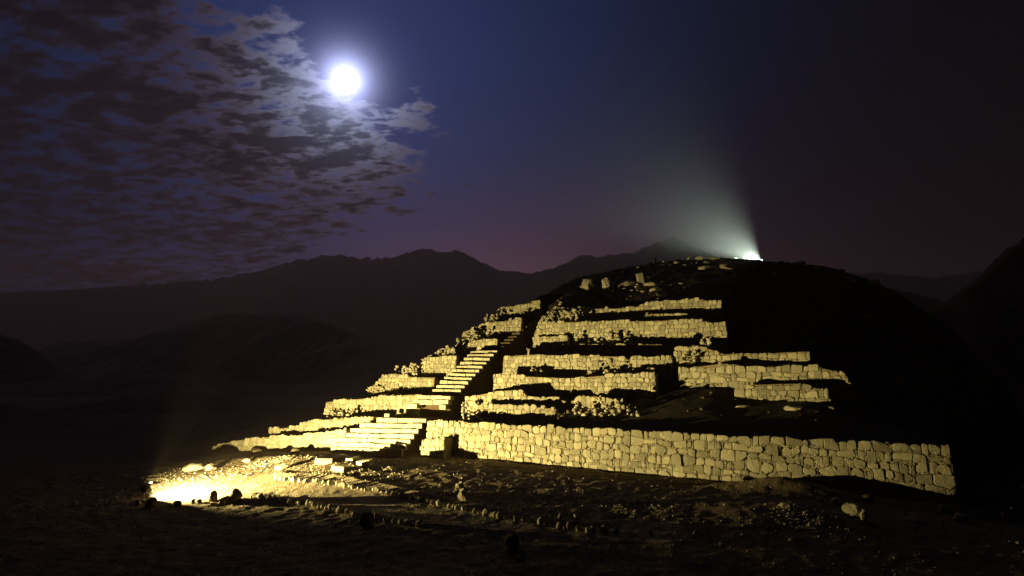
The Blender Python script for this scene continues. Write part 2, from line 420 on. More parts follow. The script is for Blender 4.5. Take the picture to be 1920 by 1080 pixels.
def scatter_mesh(name, P, S, m, seed):
    rr = np.random.RandomState(seed); V = []; Fs = []; k = 0
    for p, s_ in zip(P, S):
        v, f = RA[rr.randint(len(RA))]
        a = rr.uniform(0, 6.28); c_, s2 = math.cos(a), math.sin(a)
        q = v * np.array([1.0, rr.uniform(0.6, 1.0), rr.uniform(0.45, 0.9)]) * s_
        q = np.stack([q[:, 0] * c_ - q[:, 1] * s2, q[:, 0] * s2 + q[:, 1] * c_, q[:, 2]], 1)
        V.append(q + p); Fs.append(f + k); k += len(v)
    return fast_mesh(name, np.concatenate(V), np.concatenate(Fs), m)

# ----------------------------------------------------------------- pyramid
pyramid = empty('stepped_pyramid', A)
tag(pyramid, 'stepped stone pyramid with central stairway, floodlit terrace walls and rubble summit', 'pyramid')
WALLS = []          # (s, batter, t_array, top_z_array)
def zfill(t, s, skip=None):
    t = np.asarray(t, float); s = np.asarray(s, float)
    z = np.full(np.broadcast(t, s).shape, -2.5)
    for (sk, b, ta, za) in WALLS:
        top = np.interp(t, ta, za)
        ok = (t >= ta[0]) & (t <= ta[-1]) & (s > sk + b * top + 0.34)
        z = np.where(ok, np.maximum(z, top - 0.22), z)
    return z
def clip_poly(poly, nx, ny, c):
    # keep points with nx*x + ny*y <= c
    out = []
    n = len(poly)
    for i in range(n):
        p, q = poly[i], poly[(i + 1) % n]
        dp, dq = nx * p[0] + ny * p[1] - c, nx * q[0] + ny * q[1] - c
        if dp <= 0: out.append(p)
        if (dp < 0 < dq) or (dq < 0 < dp):
            k = dp / (dp - dq); out.append((p[0] + (q[0] - p[0]) * k, p[1] + (q[1] - p[1]) * k))
    return out
def stone_geo(poly, gap, rr, rough, dep=0.12):
    """rounded, slightly domed block; returns verts (x along wall, h up, o outwards) and faces"""
    P = np.array(poly); c = P.mean(0)
    n = len(P)
    # inset every edge by the joint width
    ar = 0.5 * abs(sum(P[i][0] * P[(i + 1) % n][1] - P[(i + 1) % n][0] * P[i][1] for i in range(n)))
    r = math.sqrt(max(ar, 1e-4))
    q = c + (P - c) * max(0.6, 1 - 1.6 * gap / r)
    ring = []
    for i in range(n):
        p0, p1, p2 = q[i - 1], q[i], q[(i + 1) % n]
        k = rr.uniform(0.05, 0.16)
        ring.append(p1 + (p0 - p1) * k); ring.append(p1 + (p2 - p1) * k)
    # drop doubled points
    R2 = [ring[0]]
    for p in ring[1:]:
        if np.linalg.norm(p - R2[-1]) > 0.02 * r + 0.004: R2.append(p)
    R2 = np.array(R2); m_ = len(R2)
    if m_ < 3: return None
    out = 0.02 + rr.uniform(0.0, rough); tx, ty = rr.uniform(-.07, .07), rr.uniform(-.07, .07)
    V = []
    for p in R2: V.append((p[0], p[1], -dep))
    for p in R2: V.append((p[0], p[1], out - rr.uniform(.012, .035)))
    for p in R2:
        p = c + (p - c) * rr.uniform(0.86, 0.93)
        V.append((p[0], p[1], out + (p[0] - c[0]) * tx + (p[1] - c[1]) * ty + rr.uniform(-.012, .012)))
    V.append((c[0], c[1], out + rr.uniform(0, .02)))
    F = []
    for i in range(m_):
        j = (i + 1) % m_
        F.append((i, j, m_ + j, m_ + i)); F.append((m_ + i, m_ + j, 2 * m_ + j, 2 * m_ + i)); F.append((2 * m_ + i, 2 * m_ + j, 3 * m_))
    return V, F, c
STONE_N = [0]
def stone_wall(name, label, s0, top_px, batter=0.08, size=(0.5, 0.4), depth=None, bottom=None, gap=0.007, rough=0.05, chinks=0.8, jag=0.10, register=True, seed=1, thick=0.42, min_h=None, tlim=None, parent=None):
    rr = random.Random(seed * 97 + 5)
    tz = [tsz(on_s(x, y, s0, batter)) for x, y in top_px]
    ta = np.array([q[0] for q in tz]); za = np.array([q[2] for q in tz])
    if tlim is not None:
        grid = np.linspace(max(ta[0], tlim[0]), min(ta[-1], tlim[1]), 40); za = np.interp(grid, ta, za); ta = grid
    t0, t1 = ta[0], ta[-1]
    top = lambda t: float(np.interp(t, ta, za))
    tg = np.linspace(t0, t1, max(8, int((t1 - t0) / 0.5)))
    if bottom is not None:
        bz = np.array([bottom(t) if callable(bottom) else bottom for t in tg])
    else:
        bz = zfill(tg, np.full_like(tg, s0 - 0.05))
        gz = np.array([float(ground_z(*(wp(t, s0, 0)[:2]))) for t in tg])
        bz = np.maximum(bz, gz)
        if depth is not None: bz = np.maximum(bz, np.interp(tg, ta, za) - depth)
    bz = np.minimum(bz, np.interp(tg, ta, za) - (min_h or 0.35))
    bot = lambda t: float(np.interp(t, tg, bz)) - 0.12
    def loc(x, h, o): return D * x + N * (s0 + batter * h - o) + np.array([0, 0, h])
    # core of mud and rubble
    V = []; F = []
    for t in tg:
        b_, u_ = bot(t) - 0.1, top(t) - 0.10
        for (h, o) in ((b_, -0.02), (u_, -0.02), (u_ - 0.03, -thick), (b_, -thick)): V.append(loc(t, h, o))
    for i in range(len(tg) - 1):
        a, b_ = 4 * i, 4 * (i + 1)
        for k in range(4): F.append((a + k, b_ + k, b_ + (k + 1) % 4, a + (k + 1) % 4))
    F.append((0, 1, 2, 3)); e = 4 * (len(tg) - 1); F.append((e + 3, e + 2, e + 1, e))
    wall = mesh_obj(name, V, F, M['mortar'], parent or pyramid)
    if label: wall['label'] = label
    # stones: uneven courses of squarish blocks, packed with small chinking stones
    lo = min(bot(t) for t in tg); hi = max(za) + 0.25
    wv, hv = size
    cv, cf, cn, nstone = [], [], 0, 0
    polys = []                                     # (polygon, is_chink)
    bounds = [lo - 0.05]
    while bounds[-1] < hi: bounds.append(bounds[-1] + hv * rr.uniform(0.72, 1.28))
    def wave(k, t): return bounds[k] + 0.16 * hv * math.sin(t * 1.3 / wv * 0.6 + k * 2.1 + seed) + 0.13 * hv * math.sin(t * 2.9 / wv * 0.6 + k * 4.7)
    for k in range(len(bounds) - 1):
        t = t0 - rr.uniform(0, wv)
        while t < t1:
            w_ = wv * rr.choice((0.5, 0.65, 0.75, 0.85, 0.95, 1.05, 1.2, 1.45))
            pack = rr.random() < 0.42 * min(1.0, chinks)      # a column of chinks after this stone
            cw = wv * rr.uniform(0.12, 0.22) if pack else 0.0
            ta_, tb_ = t, t + w_
            t += w_ + cw
            if tb_ + cw < t0 or ta_ > t1: continue
            sl0, sl1 = rr.uniform(-.09, .09) * wv, rr.uniform(-.09, .09) * wv
            yb0, yb1 = wave(k, ta_), wave(k, tb_); yt0, yt1 = wave(k + 1, ta_), wave(k + 1, tb_)
            H_ = (yt0 + yt1 - yb0 - yb1) / 2
            cut = H_ * rr.uniform(0.12, 0.26) if rr.random() < 0.38 * min(1.2, chinks) else 0.0   # chinks above a low stone
            cutb = H_ * rr.uniform(0.10, 0.2) if rr.random() < 0.18 * min(1.2, chinks) else 0.0
            q0, q1 = yb0 + cutb, yb1 + cutb; u0, u1 = yt0 - cut, yt1 - cut
            um = (u0 + u1) / 2 + H_ * rr.uniform(-.02, .10); xm = (ta_ + tb_) / 2 + rr.uniform(-.2, .2) * w_
            c1, c2, c3, c4 = [rr.choice((0.03, 0.08, 0.18, 0.32)) * min(w_, H_) for _ in range(4)]
            if cut == 0: um = min(um, (yt0 + yt1) / 2 + 0.02)
            big = [(ta_ + c1, q0), (xm, (q0 + q1) / 2 + rr.uniform(-.03, .03) * H_), (tb_ - c2, q1), (tb_ + sl1 * 0.3, q1 + c2 * rr.uniform(.6, 1.1)), (tb_ + sl1, u1 - c3 * rr.uniform(.6, 1.2)), (tb_ + sl1 - c3, u1), (xm, um), (ta_ + sl0 + c4, u0), (ta_ + sl0, u0 - c4 * rr.uniform(.6, 1.2)), (ta_ + sl0 * 0.3, q0 + c1 * rr.uniform(.6, 1.1))]
            polys.append((big, 0))
            if cut:
                x = ta_ + 0.02
                while x < tb_ - 0.05:
                    l_ = rr.uniform(0.09, 0.22) * (wv / 0.5); x2 = min(x + l_, tb_)
                    f0, f1 = (x - ta_) / w_, (x2 - ta_) / w_
                    polys.append(([(x, u0 + (u1 - u0) * f0 + .01), (x2, u0 + (u1 - u0) * f1 + .01), (x2, yt0 + (yt1 - yt0) * f1), (x, yt0 + (yt1 - yt0) * f0)], 1)); x = x2
            if cutb:
                x = ta_ + 0.02
                while x < tb_ - 0.05:
                    l_ = rr.uniform(0.08, 0.2) * (wv / 0.5); x2 = min(x + l_, tb_)
                    f0, f1 = (x - ta_) / w_, (x2 - ta_) / w_
                    polys.append(([(x, yb0 + (yb1 - yb0) * f0), (x2, yb0 + (yb1 - yb0) * f1), (x2, q0 + (q1 - q0) * f1), (x, q0 + (q1 - q0) * f0)], 1)); x = x2
            if pack:
                y = yb1
                while y < yt1 - 0.03:
                    l_ = rr.uniform(0.07, 0.17) * (hv / 0.42); y2 = min(y + l_, yt1)
                    f0, f1 = (y - yb1) / max(H_, .05), (y2 - yb1) / max(H_, .05)
                    polys.append(([(tb_ + sl1 * f0, y), (tb_ + cw, y + rr.uniform(-.02, .02)), (tb_ + cw, y2), (tb_ + sl1 * f1, y2)], 1)); y = y2
            elif sl1 > 0.02: t += sl1 * 0.6
    for poly, small in polys:
        cx = sum(q[0] for q in poly) / len(poly); cy = sum(q[1] for q in poly) / len(poly)
        if not (t0 - 0.4 < cx < t1 + 0.4) or cy > top(cx) - hv * 0.12 + rr.uniform(-.6, .4) * jag or cy < bot(cx) - hv: continue
        tp = top(cx) + rr.uniform(0.1, 1.3) * jag
        sl = (top(cx + 0.2) - top(cx - 0.2)) / 0.4 + rr.uniform(-.12, .12)
        poly = clip_poly(poly, -sl, 1.0, tp - sl * cx)
        poly = clip_poly(poly, 1, 0, t1 + rr.uniform(-.08, .08)) if poly else poly
        poly = clip_poly(poly, -1, 0, -(t0 + rr.uniform(-.08, .08))) if poly else poly
        poly = clip_poly(poly, 0, -1, -(bot(cx) - 0.05)) if poly else poly
        if len(poly) < 3: continue
        P = np.array(poly)
        ar = 0.5 * abs(np.dot(P[:, 0], np.roll(P[:, 1], -1)) - np.dot(P[:, 1], np.roll(P[:, 0], -1)))
        if ar < 0.0015: continue
        g = stone_geo(poly, gap * (1.0 if not small else 0.6), rr, rough if not small else rough * 0.4)
        if g is None: continue
        v, f, c = g
        W = np.array([loc(*q) for q in v])
        if ar < 0.03 or nstone >= 298:
            cv.append(W); cf += [tuple(q + cn for q in ff) for ff in f]; cn += len(W)
        else:
            o0 = loc(c[0], c[1], 0)
            mesh_obj('stone', W - o0, f, M['stone'], wall, o0); nstone += 1
    if cv:
        o = mesh_obj('chinking_stones', np.concatenate(cv), cf, M['stone'], wall); o['kind'] = 'stuff'
    STONE_N[0] += nstone
    if register: WALLS.append((s0, batter, ta, za))
    return wall

# base wall and its small buttress
MAIN_TOP = [(803, 786), (830, 787), (900, 791), (1000, 797), (1100, 803), (1200, 807), (1300, 813), (1400, 818), (1500, 822), (1600, 826), (1700, 830), (1782, 834)]
stone_wall('retaining_wall', 'long base wall of large pale stones', 0.0, MAIN_TOP, batter=0.06, size=(0.50, 0.40), gap=0.008, rough=0.07, chinks=1.35, jag=0.13, seed=1,
           bottom=lambda t: -0.25)
stone_wall('buttress_wall', 'low stone buttress beside the stair foot', -0.95, [(791, 822), (800, 821), (834, 819)], size=(0.45, 0.42), bottom=-0.3, register=False, seed=2, thick=1.3, chinks=0.5)
# left of the stairs
stone_wall('retaining_wall', 'lowest long wall left of the stairs', -1.2, [(400, 836), (440, 824), (500, 818), (560, 814), (610, 809), (648, 803)], size=(0.45, 0.36), seed=3, jag=0.06)
stone_wall('retaining_wall', None, 0.9, [(505, 803), (540, 800), (560, 795), (590, 786), (640, 783), (700, 779)], size=(0.42, 0.34), seed=4)
# right of the stairs
stone_wall('retaining_wall', None, 2.7, [(886, 760), (930, 758), (985, 760), (1042, 764)], size=(0.42, 0.36), seed=5)
stone_wall('retaining_wall', None, 3.6, [(612, 752), (650, 748), (700, 744), (740, 740), (790, 737)], size=(0.45, 0.36), seed=6)
stone_wall('retaining_wall', None, 4.2, [(874, 742), (900, 738), (935, 731), (977, 728), (990, 744), (1015, 746), (1040, 744), (1068, 752), (1076, 748), (1090, 744), (1115, 740), (1140, 746), (1169, 746)], size=(0.5, 0.4), seed=7, jag=0.16)
stone_wall('retaining_wall', None, 6.3, [(927, 703), (950, 700), (990, 704), (1020, 705), (1060, 707), (1098, 705), (1130, 702), (1180, 699), (1229, 698)], size=(0.42, 0.34), seed=8, jag=0.08)
stone_wall('retaining_wall', None, 6.5, [(690, 728), (706, 716), (714, 706), (728, 699), (745, 699), (768, 705), (815, 706)], size=(0.42, 0.34), seed=9)
stone_wall('retaining_wall', None, 8.1, [(789, 671), (820, 670), (842, 666), (856, 664)], size=(0.42, 0.34), seed=10, jag=0.05)
stone_wall('retaining_wall', 'long even wall right of the upper stair flight', 8.7, [(944, 667), (975, 664), (1000, 663), (1050, 664), (1150, 666), (1260, 667)], size=(0.42, 0.34), seed=11, jag=0.07)
stone_wall('retaining_wall', None, 10.8, [(800, 668), (822, 656), (858, 648), (866, 642), (900, 638), (932, 633)], size=(0.42, 0.34), seed=12)
stone_wall('retaining_wall', None, 6.4, [(1378, 719), (1430, 718), (1490, 716), (1530, 725), (1553, 727)], size=(0.45, 0.36), seed=13)
stone_wall('retaining_wall', None, 11.8, [(989, 652), (1027, 651), (1053, 645), (1150, 645), (1264, 643)], size=(0.42, 0.3), seed=14, jag=0.05)
stone_wall('retaining_wall', 'long wall with stepped down right end', 7.6, [(1268, 689), (1300, 686), (1345, 680), (1365, 679), (1400, 684), (1470, 685), (1517, 684), (1560, 691), (1585, 700), (1592, 712), (1600, 728), (1615, 736)], size=(0.48, 0.38), seed=15)
stone_wall('retaining_wall', None, 13.2, [(868, 622), (890, 612), (915, 604), (950, 600), (978, 594)], size=(0.42, 0.32), seed=16)
stone_wall('retaining_wall', None, 13.0, [(1000, 632), (1030, 630), (1064, 629)], size=(0.42, 0.32), seed=17)
stone_wall('retaining_wall', 'tallest of the upper terrace walls', 13.8, [(1003, 620), (1012, 603), (1073, 602), (1150, 601), (1250, 599), (1318, 599), (1330, 603), (1361, 601)], size=(0.44, 0.34), seed=18, jag=0.06)
stone_wall('retaining_wall', None, 8.9, [(1265, 653), (1280, 649), (1300, 647), (1320, 651), (1338, 652), (1350, 663), (1380, 660), (1430, 661), (1470, 658), (1517, 656)], size=(0.46, 0.36), seed=19)
stone_wall('retaining_wall', None, 15.3, [(1013, 597), (1080, 596), (1150, 594), (1190, 590), (1230, 586), (1290, 588), (1329, 590)], size=(0.42, 0.3), seed=20, jag=0.08)
stone_wall('retaining_wall', 'uppermost wall left of the stairs', 16.0, [(932, 578), (969, 571), (1000, 565), (1013, 562)], size=(0.42, 0.32), seed=21, jag=0.05)
stone_wall('retaining_wall', 'uppermost wavy terrace wall', 16.8, [(1062, 577), (1075, 574), (1120, 577), (1181, 576), (1228, 565), (1270, 563), (1318, 559), (1335, 566), (1352, 562)], size=(0.44, 0.34), seed=22, jag=0.1)

# stairs: right edge of every flight lies in one plane
T_R = tsz(on_z(755, 852, 0.0))[0]
def interp_list(pts, n):
    pts = np.array(pts, float); u = np.linspace(0, len(pts) - 1, n); i = np.arange(len(pts))
    return [(np.interp(k, i, pts[:, 0]), np.interp(k, i, pts[:, 1])) for k in u]
STAIR = []       # (s, z) of the top front edge of each step at the right end
LOWER = dict(R=[(799, 785), (754, 843)], Lf=[(706, 784), (668, 798), (650, 812), (638, 822), (626, 832), (620, 841)], n=7)
MIDDLE = dict(R=[(845, 742), (836, 758)], Lf=[(784, 740), (776, 749), (764, 758)], n=3)
UPPER = dict(R=[(932, 656), (864, 730)], Lf=[(882, 659), (870, 668), (856, 684), (840, 697), (825, 711), (811, 730)], n=11)
def block_mesh(cx, w_, h_, dep, rr):
    b_ = 0.02
    V = []
    for (x, sx) in ((-w_ / 2, 1), (w_ / 2, -1)):
        pass
    j = lambda a: rr.uniform(-a, a)
    x0, x1 = -w_ / 2, w_ / 2
    prof = [(0.0, -h_), (0.0, -b_ * 1.6), (b_ * 1.4, 0.0), (dep, 0.0), (dep, -h_)]   # (back, up)
    xs_ = [x0, x0 + 0.015, x1 - 0.015, x1]; F = []; k = len(prof)
    for xi, x in enumerate(xs_):
        ins = 0.012 if xi in (0, 3) else 0.0
        for (o, z) in prof: V.append((x, o + (ins if o < 0.1 else 0) + j(0.008), z - (ins if z > -h_ else 0) + j(0.02)))
    for a in range(3):
        for q in range(k): F.append((a * k + q, a * k + (q + 1) % k, (a + 1) * k + (q + 1) % k, (a + 1) * k + q))
    F.append(tuple(range(k))[::-1]); F.append(tuple(range(3 * k, 4 * k)))
    return V, F
def flight(cfg, label, drop):
    rr = random.Random(len(STAIR) + 3)
    st = empty('stairway', (0, 0, 0)); st.parent = pyramid; st['label'] = label
    Rp = interp_list(cfg['R'], cfg['n']); Lp = interp_list(cfg['Lf'], cfg['n'])
    ts = []
    for (rx, ry), (lx, ly) in zip(Rp, Lp):
        PR = on_t(rx, ry, T_R); t_, s_, z_ = tsz(PR)
        # the steps turn a little towards the plaza on their left side
        nn = N * math.cos(STAIR_TURN) + D * math.sin(STAIR_TURN)
        r = ray(lx, ly); PL = CAM + r * ((nn @ (PR - CAM)) / (nn @ r))
        ts.append((PL, PR))
    for i, (PL, PR) in enumerate(ts):
        STAIR.append(tsz(PR)[1:])
        nxt = ts[i + 1] if i + 1 < len(ts) else None
        h_ = (PR[2] - nxt[1][2] if nxt else drop) + 0.06
        PL = PL.copy(); PL[2] = 0.45 * PL[2] + 0.55 * PR[2]
        L_ = np.linalg.norm(PR - PL); u = (PR - PL) / L_
        bk = np.array([-u[1], u[0], 0]); bk /= np.linalg.norm(bk); up = np.array([0, 0, 1.0])
        x = 0.0
        while x < L_ - 0.05:
            w_ = rr.uniform(0.38, 1.1)
            if L_ - x - w_ < 0.4: w_ = L_ - x
            V, F = block_mesh(0, w_ - 0.02, h_, 0.75, rr)
            c = PL + u * (x + w_ / 2) + bk * rr.uniform(-.045, .03) + up * rr.uniform(-.03, .012) - A
            W = [u * v[0] + bk * v[1] + up * v[2] for v in V]
            if not (cfg is MIDDLE and i == 2 and abs(x / L_ - 0.45) < 0.2):
                mesh_obj('step_block', W, F, M['step'], st, c)
            x += w_
    return st, ts
STAIR_TURN = math.radians(-9)
lower_st, lower_ts = flight(LOWER, 'lowest broad flight of stone steps', 0.45)
mid_st, mid_ts = flight(MIDDLE, 'short broken middle flight of three steps', 0.3)
upper_st, upper_ts = flight(UPPER, 'steep upper flight of eleven stone steps', 0.3)

# body of the stair ramp: a mud-plastered mass under the steps, running on up to the summit
ramp_pts = []
for tsq in (lower_ts, mid_ts, upper_ts):
    for (PL, PR) in tsq[::-1]:
        t_, s_, z_ = tsz(PR); tl = tsz(PL)
        ramp_pts.append((s_ + (0.45 if tsq is mid_ts else 0.0), z_, tl[0]))
top_pts = []
for i, (s_, z_, tl) in enumerate(ramp_pts):
    pz = ramp_pts[i - 1][1] if i else -0.3
    top_pts.append((s_ + 0.10, pz - 0.05, tl)); top_pts.append((s_ + 0.10, z_ - 0.05, tl))
lastt = top_pts[-1][2]
for (px, py) in ((950, 646), (975, 622), (1000, 598), (1022, 575), (1040, 556), (1056, 548)):
    t_, s_, z_ = tsz(on_t(px, py, T_R))
    s_p, z_p, _l = top_pts[-1]; n_b = 4
    for q in range(1, n_b + 1):            # worn, broken steps
        zz_ = z_p + (z_ - 0.05 - z_p) * q / n_b + rng.uniform(-.05, .05); ss_ = s_p + (s_ - s_p) * q / n_b
        top_pts.append((ss_, top_pts[-1][1] - 0.03, lastt)); top_pts.append((ss_ + 0.02, zz_, lastt))
V = []; F = []
for (s_, z_, tl) in top_pts:
    tl = min(tl, T_R - 2.0)
    j = 0.0
    for (t_, zz) in ((T_R - 0.03, z_ + j), (tl + 0.05, z_ + j), (tl + 0.05, -0.8), (T_R - 0.03, -0.8)): V.append(D * t_ + N * s_ + np.array([0, 0, zz]))
for i in range(len(top_pts) - 1):
    a, b_ = 4 * i, 4 * (i + 1)
    for k in range(4): F.append((a + k, a + (k + 1) % 4, b_ + (k + 1) % 4, b_ + k))
F.append((0, 1, 2, 3)); e = 4 * (len(top_pts) - 1); F.append((e + 3, e + 2, e + 1, e))
mesh_obj('stair_ramp', V, F, M['plaster'], pyramid)['label'] = 'mud-plastered mass under the stairs, toned dark like shade'
RAMP_S = np.array([q[0] for q in top_pts]) + np.arange(len(top_pts)) * 1e-5; RAMP_Z = np.array([q[1] for q in top_pts])

# earth body of the pyramid
S_TOP = 34.0
SIL = [(760, 720), (930, 600), (985, 566), (1030, 548), (1060, 531), (1085, 520), (1120, 513), (1165, 503), (1200, 497), (1240, 491), (1290, 486), (1340, 485), (1390, 484), (1420, 487), (1450, 489), (1500, 492), (1540, 498), (1580, 507), (1610, 517), (1650, 532), (1690, 553), (1720, 572), (1745, 588), (1790, 625), (1850, 690), (1890, 720)]
sil = np.array([tsz(on_s(x, y, S_TOP, 0.0)) for x, y in SIL])
def mound_z(t, s):
    zf = zfill(t, s)
    crest = np.interp(t, sil[:, 0], sil[:, 2], left=-3, right=-3)
    # straight rise from the foot of the dome to the crest, rounded at the top
    s_foot = np.interp(t, [-30, -8, -3, 14, 15, 21, 24, 30], [20, 18.2, 17.6, 17.6, 10.5, 10.5, 10.0, 8.0])
    z_foot = np.interp(t, [-30, -12, -8, -3, 0, 13, 14.5, 20.5, 23, 26.5, 30], [-2, 4, 12.0, 12.5, 11.3, 11.0, 6.6, 5.9, 4.0, 2.0, -1.0])
    u = np.clip((s - s_foot) / (S_TOP - s_foot), 0, 1.0)
    uu = np.where(t > 13.5, u ** 1.55, u * (1.12 - 0.12 * u))
    dome = z_foot + (np.maximum(crest, z_foot - 3) - z_foot) * uu
    dome = np.where(s < s_foot, -5.0, dome)
    back = np.clip((s - S_TOP) / 26.0, 0, 1)
    dome = dome * (1 - back ** 1.5) - 3 * back ** 1.5
    # collapsed earth against the right-hand walls, sloped so the lamp only grazes it
    kb = np.interp(t, [5.7, 12.0, 13.2, 15.0, 17.0, 21.0, 24.0, 26.0], [0.34, 0.35, 0.37, 0.37, 0.31, 0.30, 0.2, 0.1])
    bank = np.where((t > 5.7 + np.clip(2.7 - s, 0, 9)) & (t < 26.2) & (s > 0.5) & (s < np.where(t < 11.35, np.where(t < 10.2, 3.95, 6.05), 7.45)), 2.0 + kb * (s - 0.5), -5.0)
    z = np.maximum(np.maximum(zf, dome), bank)
    return z
tg = np.arange(-32.0, 34.01, 0.22); sg = np.concatenate([np.arange(-1.6, 36.0, 0.16), np.arange(36.4, 64, 0.8)])
TT, SS = np.meshgrid(tg, sg, indexing='ij')
ZZ = mound_z(TT, SS)
n_ = fbm(TT * 0.9, SS * 0.9, 4, 31)
n2_ = fbm(TT * 3.0, SS * 3.0, 2, 37)
calm = np.where((TT > 5.0) & (SS < 8.0), 0.3, 1.0)
ZZ = ZZ + np.where(ZZ > -1.5, -0.05 + calm * (0.16 * n_ + 0.07 * n2_), 0) + sstep(18, 24, SS) * (0.35 * fbm(TT * 0.5, SS * 0.5, 3, 41) * (1 - 0.6 * sstep(30, 34, SS)) + 0.22 * np.abs(fbm(TT * 1.6, SS * 1.6, 2, 43)))
# keep the earth below the stairs
on_stair = (TT > T_R - 4.2) & (TT < T_R + 0.1)
rz = np.interp(SS, RAMP_S, RAMP_Z)
ZZ = np.where(on_stair & (SS < 20), np.minimum(ZZ, rz - 0.15), ZZ)
# the trench beside the ramp stays lower than the steps
tr = (TT >= T_R + 0.1) & (TT < T_R + 1.4) & (SS < 18)
ZZ = np.where(tr, np.minimum(ZZ, rz - 1.1), ZZ)
PT = A * 0 + D * TT[..., None] + N * SS[..., None]; PT[..., 2] += ZZ
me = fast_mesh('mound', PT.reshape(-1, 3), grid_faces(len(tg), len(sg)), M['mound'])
data_obj('mound', me, pyramid)['label'] = 'earth and rubble body of the pyramid, toned dark like shade'
MT, MS, MZ = tg, sg, ZZ
def mound_at(t, s):
    i = int(np.clip(np.searchsorted(MT, t), 1, len(MT) - 1)); j = int(np.clip(np.searchsorted(MS, s), 1, len(MS) - 1))
    return float(MZ[i - 1:i + 1, j - 1:j + 1].mean())
def on_mound(px, py, s_min=-1.0):
    r = ray(px, py); r = r / np.linalg.norm(r); k = 20.0
    while k < 120:
        t_, s_, z_ = tsz(CAM + r * k)
        if s_ > s_min and -31 < t_ < 33 and s_ < 60 and z_ < mound_at(t_, s_): return CAM + r * k
        k += 0.08
    return None

# rubble strewn over terraces and dome
rr = np.random.RandomState(5); P = []; S = []
while len(P) < 5200:
    t_ = rr.uniform(-22, 30); s_ = rr.uniform(0.8, 36)
    z_ = mound_at(t_, s_)
    if z_ < 0.3 or (T_R - 4.3 < t_ < T_R + 1.2 and s_ < 20): continue
    if 17.5 < s_ < 32 and rr.rand() < 0.6: continue
    if t_ > 8 and s_ < 7.5 and rr.rand() < 0.85: continue
    P.append(D * t_ + N * s_ + np.array([0, 0, z_])); S.append(0.05 + 0.16 * rr.rand() ** 3)
me = scatter_mesh('rubble', P, S, M['darkrock'], 6)
o = data_obj('rubble', me, pyramid); o['kind'] = 'stuff'

# heaps of paler fallen stones: (px, py, spread px, count, stone size px, s of the plane they lie on or None)
HEAPS = [(1101, 540, 11, 26, 6, None), (1136, 536, 9, 16, 6, None), (1188, 538, 16, 34, 6, None), (1220, 532, 14, 14, 5, None), (1212, 520, 7, 8, 5, None),
         (1130, 771, 44, 90, 5, 3.4), (1112, 775, 24, 34, 5, 3.3), (626, 774, 12, 10, 5, 3.0), (640, 779, 30, 34, 5, 2.4), (664, 745, 14, 14, 5, 4.0),
         (704, 716, 14, 22, 6, 6.6), (742, 697, 16, 20, 6, 7.0), (762, 690, 10, 18, 6, 7.6), (776, 683, 9, 14, 6, 7.9), (812, 668, 14, 16, 5, 8.8), (835, 654, 16, 26, 5, 9.6), (868, 632, 16, 22, 5, 11.6), (884, 614, 14, 26, 6, 12.6), (900, 604, 18, 22, 5, 13.4),
         (925, 590, 10, 10, 5, 15.0), (985, 566, 16, 14, 5, 16.6), (1030, 557, 14, 26, 6, 16.4), (1046, 550, 12, 18, 6, 17.0), (1052, 546, 8, 8, 7, 17.5), (1050, 585, 24, 26, 6, 15.6), (1020, 590, 14, 14, 6, 15.0), (1075, 560, 14, 10, 6, 17.2), (985, 604, 14, 26, 6, 14.0), (1003, 585, 12, 22, 6, 15.6), (960, 630, 12, 16, 7, 12.0), (940, 643, 10, 10, 7, 11.0),
         (1290, 640, 26, 16, 5, 9.4), (1330, 634, 12, 14, 6, 10.0), (1100, 635, 30, 10, 5, 13.3), (1140, 632, 24, 12, 6, 13.3), (1000, 694, 16, 12, 5, 7.9), (1130, 694, 40, 16, 7, 8.0), (1200, 695, 24, 8, 6, 8.0), (885, 768, 12, 6, 5, 2.2), (870, 756, 8, 8, 5, 3.4)]
rr = np.random.RandomState(21); P = []; S = []
for (px, py, sp, cnt, szp, pl) in HEAPS:
    for _ in range(int(cnt * 0.62)):
        x_, y_ = px + rr.normal() * sp * 0.55, py + rr.normal() * sp * 0.24
        if pl is None: Pw = on_mound(x_, y_, 17.0)
        else:
            Pw = on_s(x_, y_, pl + rr.uniform(-.25, .25), 0.0); tq, sq, zq = tsz(Pw)
            zm = mound_at(tq, sq)
            top_z = min(Pw[2], zm + 1.3)
            Pw = wp(tq, sq, top_z)
            zz_ = zm
            while zz_ < top_z - 0.1:           # the stones below that carry it
                P.append(D * (tq + rr.normal() * 0.14) + N * (sq + rr.normal() * 0.14) + np.array([0, 0, zz_])); S.append(rr.uniform(0.14, 0.26)); zz_ += 0.22
        if Pw is None: continue
        q = Pw - A; q[2] = Pw[2]
        P.append(q); S.append(szp / FPX * Pw[1] * 0.5 * (0.6 + 1.7 * rr.rand() ** 2))
o = data_obj('fallen_stones', scatter_mesh('fallen_stones', P, S, M['rock'], 22), pyramid); o['kind'] = 'stuff'
P = []; S = []
for _ in range(240):
    t_ = rr.uniform(-4, 24); s_ = 33.6 + rr.normal() * 1.0
    if abs(t_ - tsz(on_s(1427, 487, 35.0, 0.0))[0] + 1.0) < 2.4: continue
    P.append(D * t_ + N * s_ + np.array([0, 0, mound_at(t_, s_)])); S.append(0.10 + 0.38 * rr.rand() ** 3)
o = data_obj('crest_stones', scatter_mesh('crest_stones', P, S, M['rock'], 23), pyramid); o['kind'] = 'stuff'

